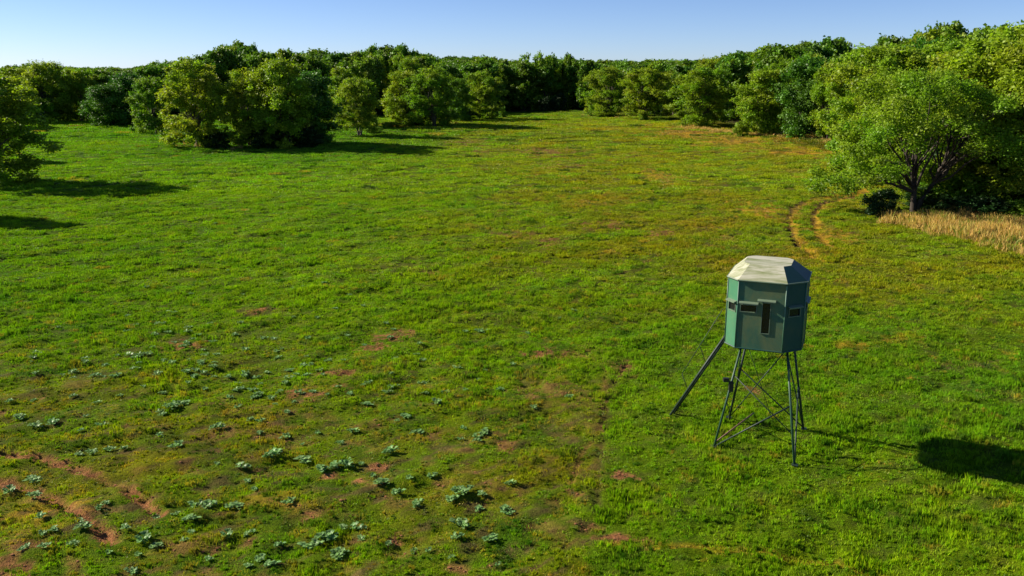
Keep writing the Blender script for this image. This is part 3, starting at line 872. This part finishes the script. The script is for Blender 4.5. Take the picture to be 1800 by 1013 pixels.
# tall dry grass along the wood corner
M_STRAW = mat_leaf('dry_grass', (.48, .34, .10), (1.0, 1.0, 1.0), .3, .2)
straw_p = [grass_patch('straw%d' % i, 340 + i, .7, 90, .50, .007, .22, M_STRAW, 6) for i in range(3)]
sp_ = []
poly_in = P_([(1566, 390), (1640, 390), (1720, 394), (1800, 400), (1960, 412)]); poly_out = P_([(1566, 396), (1640, 412), (1720, 428), (1800, 448), (1960, 480)])
for k in range(2300):
    t = gr.random() * 4; i = int(t); f = t - i
    a = (np.array(poly_in[i]) * (1 - f) + np.array(poly_in[i + 1]) * f); b = (np.array(poly_out[i]) * (1 - f) + np.array(poly_out[i + 1]) * f)
    s = gr.random() ** 1.25
    if gr.random() < (.75 if t < .6 else .45 if t < 1.2 else .15): continue
    sp_.append(a + (b - a) * s + gr.normal(size=2) * .6)
sp_ = np.array(sp_); n = len(sp_)
hn = fbm(sp_[:, 0] * .6, sp_[:, 1] * .6, 71, 3)
kp = gr.random(n) < .35 + 1.6 * (hn - .35); sp_ = sp_[kp]; hn = hn[kp]; n = len(sp_)
M_TALLG = mat_leaf('tall_green_blades', (.16, .21, .02), (1, 1, 1), .3, .2)
straw_g = grass_patch('tall_green', 350, .7, 90, .5, .009, .3, M_TALLG, 6)
o = gn_scatter('tall_dry_grass', np.column_stack([sp_, gheight(sp_[:, 0], sp_[:, 1])]), straw_p + [straw_g], gr.integers(0, 4, n), .8 + .5 * gr.random(n), gr.random(n) * 6.28, None, .35 + 1.0 * hn * (.4 + .6 * gr.random(n)))
tag(o, 'tall tan dry grass along the wood corner below the forked tree', 'dry grass', kind='stuff')
sp2 = []
for (a, b, m) in (((1200, 231), (1300, 240), 90), ((1300, 242), (1440, 250), 90), ((1030, 207), (1180, 214), 20), ((300, 258), (420, 262), 14), ((680, 224), (800, 222), 20), ((1440, 252), (1500, 275), 30)):
    for _ in range(m):
        t = gr.random(); q_ = at(a[0] + (b[0] - a[0]) * t, a[1] + (b[1] - a[1]) * t - gr.random() * 4)
        sp2.append((q_[0] + gr.normal() * .6, q_[1] + gr.normal() * .8))
sp2 = np.array(sp2); n = len(sp2)
o = gn_scatter('fringe_grass', np.column_stack([sp2, gheight(sp2[:, 0], sp2[:, 1])]), straw_p, gr.integers(0, 3, n), 1.0 + .6 * gr.random(n), gr.random(n) * 6.28, None, .25 + .3 * gr.random(n))
tag(o, 'tan fringe of uncut grass along the foot of the far trees', 'dry grass', kind='stuff')

# ------------------------------------------------------------ broad leaved weeds
M_WEED = mat_leaf('weed_leaf', (.20, .34, .10), (.8, .95, .9), .3, .35)
def weed_mesh(name, seed, nl, R):
    rng = np.random.default_rng(seed); V = []; F = []; C = []
    heads = [rng.normal(size=3) * np.array((R * .55, R * .4, 0)) for _ in range(4)]
    for i in range(nl):
        a = i * 2.4 + rng.normal() * .4; L = R * (.28 + .42 * rng.random()); up = .25 + 1.0 * rng.random()
        d = np.array((math.cos(a), math.sin(a), 0)); s_ = np.array((-d[1], d[0], 0)); w = L * (.30 + .12 * rng.random())
        base = heads[i % 4] + rng.normal(size=3) * R * .10; base[2] = .01 + rng.random() * R * .3
        prof = [(0, .15), (.35, .85), (.7, .95), (1.0, .12)]
        k0 = len(V)
        for t, ww in prof:
            z = L * up * math.sin(t * 2.0) * .8
            c_ = base + d * (L * t) + np.array((0, 0, z))
            V += [c_ - s_ * w * ww + (0, 0, w * ww * .4), c_, c_ + s_ * w * ww + (0, 0, w * ww * .4)]
        for j in range(len(prof) - 1):
            for e in (0, 1):
                q0 = k0 + j * 3 + e; F.append((q0, q0 + 1, q0 + 4, q0 + 3))
        C += [np.array((1, 1, 1)) * (.55 + .8 * rng.random())] * (len(prof) * 3)
    return mesh_np(name, np.array(V), np.array(F), np.array(C), True, M_WEED)
WEEDS = [weed_mesh('weed_leaves%d' % i, 400 + i, 38 + i * 7, .30) for i in range(5)]
WEED_LAB = {
    (262, 955): 'grey green weed clump in the bottom left, right of the red rut end',
    (478, 808): 'left one of the two round weed clumps standing side by side',
    (532, 812): 'right one of the two round weed clumps standing side by side',
    (310, 718): 'wide weed clump in the middle of the left weed field',
    (820, 925): 'single bright weed clump near the bottom centre',
    (562, 955): 'big sprawling weed clump at the bottom, left of the centre',
    (812, 874): 'broad dark weed clump above the bright one near the bottom centre',
    (232, 628): 'thick weed clump at the upper left of the weed field',
    (685, 858): 'pale stretched weed clump right of the red soil spots',
    (775, 715): 'weed clump high in the centre, right of the long soil patch',
    (685, 796): 'dark weed clump directly above a red soil spot',
    (845, 583): 'lone weed clump highest in the centre of the field'}
wl_ = [(262, 955, 1.3), (478, 808, 1.3), (532, 812, 1.3), (300, 720, 1.3), (322, 714, 1.1), (820, 925, 1.3), (548, 958, 1.2), (575, 948, 1.2), (812, 872, 1.4), (795, 880, 1), (222, 628, 1.1), (238, 630, 1), (262, 624, .9),
       (672, 853, .9), (700, 862, .9), (775, 714, 1.2), (685, 796, 1.2), (845, 583, 1.0), (330, 658, .9), (345, 664, .9), (418, 827, 1.1), (590, 822, 1.1), (612, 816, 1.1), (715, 730, .9), (650, 712, .9),
       (820, 872, 1), (805, 650, .8), (385, 756, 1.0), (300, 642, .8), (352, 640, .8), (350, 652, .9), (275, 589, .8), (330, 585, .7), (510, 648, .9), (530, 642, .8), (505, 667, .9), (445, 683, .8), (452, 697, .8),
       (430, 620, .8), (40, 737, 1.1), (25, 868, 1.1), (348, 885, 1), (372, 890, 1), (412, 893, 1), (342, 912, .9), (405, 945, 1), (310, 786, 1.1), (57, 848, .9), (600, 975, 1.1), (570, 830, .9), (620, 930, 1),
       (500, 765, .9), (362, 623, .8), (382, 626, .7), (465, 597, .8), (545, 600, .8), (508, 885, .8), (65, 750, 1), (90, 745, 1), (130, 655, .9), (155, 640, .8), (205, 668, .9), (170, 662, .8), (275, 660, .9), (240, 650, .8),
       (840, 772, .9), (850, 765, .9), (735, 762, .8), (480, 598, .7), (410, 590, .7), (420, 570, .7), (375, 600, .7), (590, 545, .6), (640, 540, .6), (330, 578, .7), (300, 585, .7), (520, 540, .6), (560, 560, .6),
       (615, 520, .6), (570, 500, .6), (530, 505, .5), (560, 485, .5), (680, 570, .6), (820, 585, .6), (860, 580, .6), (740, 672, .6), (780, 690, .7), (690, 680, .7), (160, 800, .8), (190, 790, .7), (275, 765, .7), (180, 745, .8),
       (150, 940, .8), (60, 880, .8), (480, 990, .8), (240, 1000, .8), (620, 760, .7), (480, 700, .7), (900, 640, .6), (930, 590, .6), (980, 560, .6), (1010, 545, .6), (1180, 440, .5), (1230, 455, .5), (800, 360, .5), (790, 370, .5),
       (150, 250, .7), (245, 330, .7), (860, 950, .8), (890, 900, .8), (760, 840, .8), (735, 890, .8), (940, 720, .6), (880, 690, .6), (1000, 700, .6), (430, 520, .5), (400, 480, .5), (200, 420, .6), (255, 425, .6), (380, 400, .6), (560, 350, .6)]
wr = np.random.default_rng(12)
for _ in range(178):      # the thin scatter of small ones through the weed field
    if _ % 2: wl_.append((float(wr.normal(380, 170)), float(wr.normal(640, 55)), float(wr.uniform(.35, .72))))
    else: wl_.append((float(wr.uniform(20, 900)), float(wr.uniform(540, 1000)), float(wr.uniform(.3, .6))))
for i, (px, py, s) in enumerate(wl_):
    x, y = at(px, py)
    lab = None
    for k, v in list(WEED_LAB.items()):
        if math.hypot(k[0] - px, k[1] - py) < 13: lab = WEED_LAB.pop(k); break
    o = bpy.data.objects.new('broadleaf_weed', WEEDS[i % 5]); link(o)
    o.location = (x, y, gz(x, y) + .02); o.rotation_euler = (0, 0, wr.random() * 6.28)
    s0 = s; s = .62 * s ** .7
    o.scale = (s * (1 + .3 * wr.random()), s, s * (.6 + .35 * wr.random()))
    if lab: tag(o, lab, 'weed')
    else:
        sz_ = 'small grey green weed tuft' if s0 < .75 else 'broad leaved weed clump'
        if px < 300 and py > 725: w_, g_ = 'around the red ruts', 'weeds around the red ruts'
        elif py > 860: w_, g_ = 'in the rough grass along the bottom', 'weeds along the bottom'
        elif px < 600 and py < 730 and py > 560: w_, g_ = 'of the thick field left of the long soil patch', 'weeds of the thick weed field'
        elif py <= 560: w_, g_ = 'alone in the smooth grass beyond the weed field', 'weeds beyond the weed field'
        elif px < 600: w_, g_ = 'left of and around the two round clumps', 'weeds around the two round clumps'
        else: w_, g_ = 'right of the soil patches', 'weeds right of the soil patches'
        tag(o, sz_ + ' ' + w_, 'weed', g_ + (' (small)' if s0 < .75 else ''))

# ------------------------------------------------------------ the hunting blind
M_SHELLS = mat_plain('sunlit_fibreglass', (.045, .165, .085), .5, 0, .25, ((.12, .20, .09), .45, .7, .6), 2.0, (1, 1, .8), .35, .2)  # left chamfer: lighter shell copy, the sunlight on it put into the colour
M_SHELL = mat_plain('green_fibreglass', (.009, .058, .045), .5, 0, .25, ((.05, .085, .05), .45, .7, .7), 2.0, (1, 1, .8), .35, .2)  # darker shell copy, shade of the right walls put into the colour
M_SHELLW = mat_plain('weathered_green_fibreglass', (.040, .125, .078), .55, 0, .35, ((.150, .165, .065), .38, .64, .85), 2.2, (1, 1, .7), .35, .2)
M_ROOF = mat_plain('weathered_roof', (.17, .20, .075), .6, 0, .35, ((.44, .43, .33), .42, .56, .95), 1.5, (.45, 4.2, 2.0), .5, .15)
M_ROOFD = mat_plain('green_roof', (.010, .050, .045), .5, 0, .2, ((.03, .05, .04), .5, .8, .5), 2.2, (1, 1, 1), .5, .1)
M_TRIM = mat_plain('pale_trim', (.12, .17, .11), .5, 0, .3, None, 4)
M_TRIMG = mat_plain('green_trim', (.05, .13, .085), .5, 0, .25, None, 4)
M_STEEL = mat_plain('green_painted_steel', (.010, .026, .018), .6, .0, .3, ((.06, .035, .02), .55, .8, .6), 9)
M_STEEL2 = mat_plain('bright_green_painted_steel', (.016, .060, .030), .55, .0, .3, None, 9)
M_RUST = mat_plain('rusty_steel', (.16, .085, .05), .7, .0, .35, None, 9)
M_BLACK = mat_plain('black_plastic', (.012, .012, .012), .5, 0, .2, None, 6)
mg, ntg, outg = mat_new('dark_window')
pg = N(ntg, 'ShaderNodeBsdfPrincipled'); pg.inputs['Base Color'].default_value = (.012, .013, .014, 1); pg.inputs['Roughness'].default_value = .08
ntg.links.new(pg.outputs[0], outg.inputs[0])

CX, CY = 7.10, 23.86
TH = math.radians(-22)
ZF, ZE, ZT = 3.05, 4.94, 5.30
blind = bpy.data.objects.new('hunting_blind', None); link(blind)
blind.location = (CX, CY, 0); blind.rotation_euler = (0, 0, TH)
tag(blind, 'green eight sided hunting blind with a pale roof on a steel tower in the field', 'hunting blind')
# plan in the blind's own axes, front towards -y, counter-clockwise from the front left
PLAN = [(-.62, -1.08), (.62, -1.08), (1.08, -.62), (1.08, .62), (.62, 1.08), (-.55, 1.08), (-.95, .70), (-.95, -.72)]
WN = ['front', 'right_chamfer', 'right', 'back_right', 'back', 'back_left', 'left', 'left_chamfer']
T = .035

def wall(i, opening=()):
    """one wall panel with real openings: list of (u0, u1, z0, z1) along the panel"""
    a = Vector((*PLAN[i], 0)); b = Vector((*PLAN[(i + 1) % 8], 0))
    L = (b - a).length; u = (b - a).normalized(); nrm = Vector((u.y, -u.x, 0))
    us = sorted({0.0, L, *[o[0] for o in opening], *[o[1] for o in opening]})
    zs_ = sorted({ZF, ZE, *[o[2] for o in opening], *[o[3] for o in opening]})
    bm = bmesh.new()
    vv = {}
    def vert(uu, zz, k):
        key = (round(uu, 5), round(zz, 5), k)
        if key not in vv:
            p = a + u * uu - nrm * (T * k); vv[key] = bm.verts.new((p.x, p.y, zz))
        return vv[key]
    solid = lambda um, zm: not any(o[0] < um < o[1] and o[2] < zm < o[3] for o in opening)
    cells = {(i_, j_) for i_ in range(len(us) - 1) for j_ in range(len(zs_) - 1) if solid((us[i_] + us[i_ + 1]) / 2, (zs_[j_] + zs_[j_ + 1]) / 2)}
    for (ci, cj) in cells:
        u0, u1, z0, z1 = us[ci], us[ci + 1], zs_[cj], zs_[cj + 1]
        for k in (0, 1): bm.faces.new([vert(u0, z0, k), vert(u1, z0, k), vert(u1, z1, k), vert(u0, z1, k)])
        for (di, dj, e0, e1) in ((-1, 0, (u0, z0), (u0, z1)), (1, 0, (u1, z0), (u1, z1)), (0, -1, (u0, z0), (u1, z0)), (0, 1, (u0, z1), (u1, z1))):
            if (ci + di, cj + dj) not in cells:
                bm.faces.new([vert(*e0, 0), vert(*e1, 0), vert(*e1, 1), vert(*e0, 1)])
    bmesh.ops.recalc_face_normals(bm, faces=bm.faces)
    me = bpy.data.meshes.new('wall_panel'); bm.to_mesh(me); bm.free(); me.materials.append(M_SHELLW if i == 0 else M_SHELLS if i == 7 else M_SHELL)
    w = link(bpy.data.objects.new('wall_panel', me), blind)
    return w, a, u, nrm

def window(w, a, u, nrm, op, hood=True, grow=.05, name='window'):
    u0, u1, z0, z1 = op
    M = Matrix((u, nrm, Vector((0, 0, 1)))).transposed()
    g = MB(); c = a + u * ((u0 + u1) / 2) - nrm * .024; g.box((c.x, c.y, (z0 + z1) / 2), (u1 - u0 - .006, .008, z1 - z0 - .006), M)
    g.build('window_pane', mg, w)
    f = MB(); t = .022
    for (cu, cz, su, sz) in (((u0 + u1) / 2, z0 - t / 2, u1 - u0 + 2 * t, t), (u0 - t / 2, (z0 + z1) / 2, t, z1 - z0), (u1 + t / 2, (z0 + z1) / 2, t, z1 - z0), ((u0 + u1) / 2, z1 + t / 2, u1 - u0 + 2 * t, t)):
        c = a + u * cu + nrm * .010
        f.box((c.x, c.y, cz), (su, .020, sz), M)
    f.build('window_frame', M_TRIM if name != 'dark' else M_SHELL, w, bevel=.003)
    if hood:
        h = MB()
        p0 = a + u * (u0 - grow) + nrm * .002; p1 = a + u * (u1 + grow) + nrm * .002
        z = z1 + .055
        poly = [(p0.x, p0.y, z + .05), (p0.x + nrm.x * .10, p0.y + nrm.y * .10, z + .015), (p0.x + nrm.x * .10, p0.y + nrm.y * .10, z - .01), (p0.x, p0.y, z + .02)]
        h.prism(poly, p1 - p0)
        h.build('window_hood', M_TRIM, w, bevel=.003)

OP_F = [(.09, .50, 4.08, 4.26), (.66, .86, 3.52, 4.36)]
ops = {0: OP_F, 1: [(.14, .50, 4.02, 4.22)], 2: [(.30, .94, 4.02, 4.22)], 3: [(.14, .50, 4.02, 4.22)], 4: [(.4, .84, 4.02, 4.22)], 5: [(.1, .42, 4.02, 4.22)], 7: [(.10, .40, 4.04, 4.24)]}
for i in range(8):
    op = ops.get(i, [])
    w, a, u, nrm = wall(i, op)
    for k, o_ in enumerate(op): window(w, a, u, nrm, o_, True, .05 if not (i == 0 and k == 1) else .14)
    if i == 6:      # the door is on the left wall, at the head of the ladder
        M = Matrix((u, nrm, Vector((0, 0, 1)))).transposed()
        d = MB(); c = a + u * .71 + nrm * .012; d.box((c.x, c.y, 3.95), (.66, .02, 1.6), M); dd = d.build('door', M_SHELL, blind, bevel=.004)
        h = MB(); c = a + u * .95 + nrm * .045; h.box((c.x, c.y, 3.9), (.04, .05, .12), M); h.build('handle', M_BLACK, dd, bevel=.004)
# corner seams
for i in range(8):
    s = MB(); x, y = PLAN[i]; L = math.hypot(x, y); s.tube([(x * 1.004, y * 1.004, ZF + .004), (x * 1.004, y * 1.004, ZE - .01)], .017, 8)
    s.build('corner_seam', M_TRIMG, blind, True)
fl = MB(); fl.prism([(x * .975, y * .975, ZF - .05) for x, y in PLAN], (0, 0, .048)); fl.build('floor_panel', M_STEEL, blind)
rim = MB()
for i in range(8):
    p, q_ = PLAN[i], PLAN[(i + 1) % 8]
    rim.tube([(p[0] * 1.005, p[1] * 1.005, ZF - .012), (q_[0] * 1.005, q_[1] * 1.005, ZF - .012)], .02, 6)
rim.build('bottom_rim', M_SHELL, blind)
# roof: eight sloping facets round a small flat top
TOP = [(-.42, -.62), (.46, -.62), (.64, -.42), (.64, .40), (.44, .60), (-.40, .60), (-.60, .40), (-.60, -.42)]
EV = [(x * 1.035, y * 1.035) for x, y in PLAN]
roof = MB(); roof.prism([(x, y, ZT - .03) for x, y in TOP], (0, 0, .03))
rt0 = roof.build('roof_top', M_ROOF, blind)
for i in range(8):
    j = (i + 1) % 8
    a_, b_, c_, d_ = EV[i], EV[j], TOP[j], TOP[i]
    f = MB(); poly = [(*a_, ZE), (*b_, ZE), (c_[0], c_[1], ZT), (d_[0], d_[1], ZT)]
    n_ = (Vector(poly[1]) - Vector(poly[0])).cross(Vector(poly[3]) - Vector(poly[0])).normalized()
    f.prism([Vector(p) + n_ * .002 for p in poly], -n_ * .03)
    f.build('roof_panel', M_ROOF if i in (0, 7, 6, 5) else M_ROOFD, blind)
lip = MB()
for i in range(8):
    p, q_ = EV[i], EV[(i + 1) % 8]
    lip.tube([(p[0], p[1], ZE - .004), (q_[0], q_[1], ZE - .004)], .020, 6)
lip.build('eave_lip', M_TRIM, blind)

# tower (built in world axes, then put under the blind)
INV = Matrix.Translation((CX, CY, 0)) @ Matrix.Rotation(TH, 4, 'Z')
INV = INV.inverted()
def loc(p): return INV @ Vector(p)
def lt(x, y, z): return Vector((x, y, z))
R_ = Matrix.Rotation(TH, 3, 'Z')
def off(a, b): v = R_ @ Vector((a, b, 0)); return (CX + v.x, CY + v.y, ZF - .03)
LEG = {'A': (off(.72, -.62), (*at(1397, 819), -.08)), 'B': (off(.80, .35), (*at(1413, 755), -.08)), 'C': (off(-.42, .05), (*at(1281, 735), -.08)), 'D': (off(-.50, -.45), (*at(1254, 786), -.08))}
def lp(k, t): return Vector(LEG[k][0]).lerp(Vector(LEG[k][1]), t)
def bar(name, p, q_, r, m, n=8):
    b = MB(); b.tube([loc(p), loc(q_)], r, n); return b.build(name, m, blind, True)
for k in 'ABCD':
    leg = bar('leg', lp(k, 0), lp(k, 1), .032, M_STEEL2 if k in 'AD' else M_STEEL)
    ft = MB(); e = loc(LEG[k][1]); ft.box((e.x, e.y, .03), (.16, .16, .02)); fo = ft.build('foot_plate', M_STEEL, leg)
bar('brace', lp('B', .02), lp('C', .96), .016, M_STEEL)
bar('brace', lp('C', .36), lp('B', .95), .019, M_STEEL)
bar('brace', lp('A', .48), lp('D', .97), .023, M_STEEL)
bar('brace', lp('A', .06), lp('B', .97), .019, M_STEEL)
bar('brace', lp('B', .48), lp('A', .98), .024, M_STEEL)
bar('brace', lp('C', .9), lp('D', .55), .016, M_STEEL)
bar('brace', lp('D', .03), lp('C', .55), .014, M_STEEL)
bar('brace', lp('D', .30), lp('A', .72), .014, M_STEEL)
bx, by = at(1325, 726, .45)
bar('loose_brace', lp('D', .93), (bx, by, .45), .022, M_RUST)
gx2, gy2 = at(1358, 741)
bar('guy_wire', lp('C', .05), (gx2, gy2, 0), .008, M_STEEL)
# top frame under the floor
for k1, k2 in ('AB', 'BC', 'CD', 'DA'):
    bar('top_beam', lp(k1, 0), lp(k2, 0), .026, M_STEEL)
# ladder with handrail
ladder = None
g0 = Vector((*at(1181, 727), -.03)); t0 = Vector((6.30, 24.50, ZF))
dl = (t0 - g0).normalized(); sd = dl.cross(Vector((0, 0, 1))).normalized() * .085
for s in (-1, 1): bar('ladder_rail', g0 + sd * s, t0 + sd * s, .038, M_STEEL)
nr = 10
for i in range(1, nr + 1):
    c = g0.lerp(t0, i / (nr + .6)); bar('ladder_rung', c - sd, c + sd, .013, M_STEEL, 6)
up = Vector((-.25, -.1, .62))
h0 = g0.lerp(t0, .28); h1 = g0.lerp(t0, .60)
hp = [h0, h0 + up, h1 + up, g0.lerp(t0, 1.0) + up * 1.15]
bar('handrail_post', h0 - sd, hp[1] - sd, .011, M_STEEL, 6); bar('handrail_post', h1 - sd, hp[2] - sd, .011, M_STEEL, 6)
bar('handrail', hp[1] - sd, hp[3] - sd, .011, M_STEEL, 6)

# trail camera strapped to the near left leg
c0 = lp('D', .40)
tcam = bpy.data.objects.new('trail_camera', None); link(tcam); tcam.location = c0
tag(tcam, 'small black trail camera on a bracket strapped to the left front leg of the blind', 'camera')
b = MB(); b.box((0, -.04, -.02), (.12, .10, .30)); b.build('housing', M_BLACK, tcam, bevel=.012)
b = MB(); b.box((-.15, -.04, .18), (.16, .12, .11)); hd = b.build('sensor_head', M_BLACK, tcam, bevel=.012)
b = MB(); b.tube([(-.15, -.101, .18), (-.15, -.12, .18)], .03, 12); b.build('lens', mg, hd)
b = MB(); b.tube([(-.02, -.02, .10), (-.10, -.04, .20)], .018, 8); b.build('bracket', M_STEEL, tcam)
b = MB(); b.tube([(0, 0, -.08), (0, 0, -.04)], .05, 12); b.build('strap', M_BLACK, tcam)
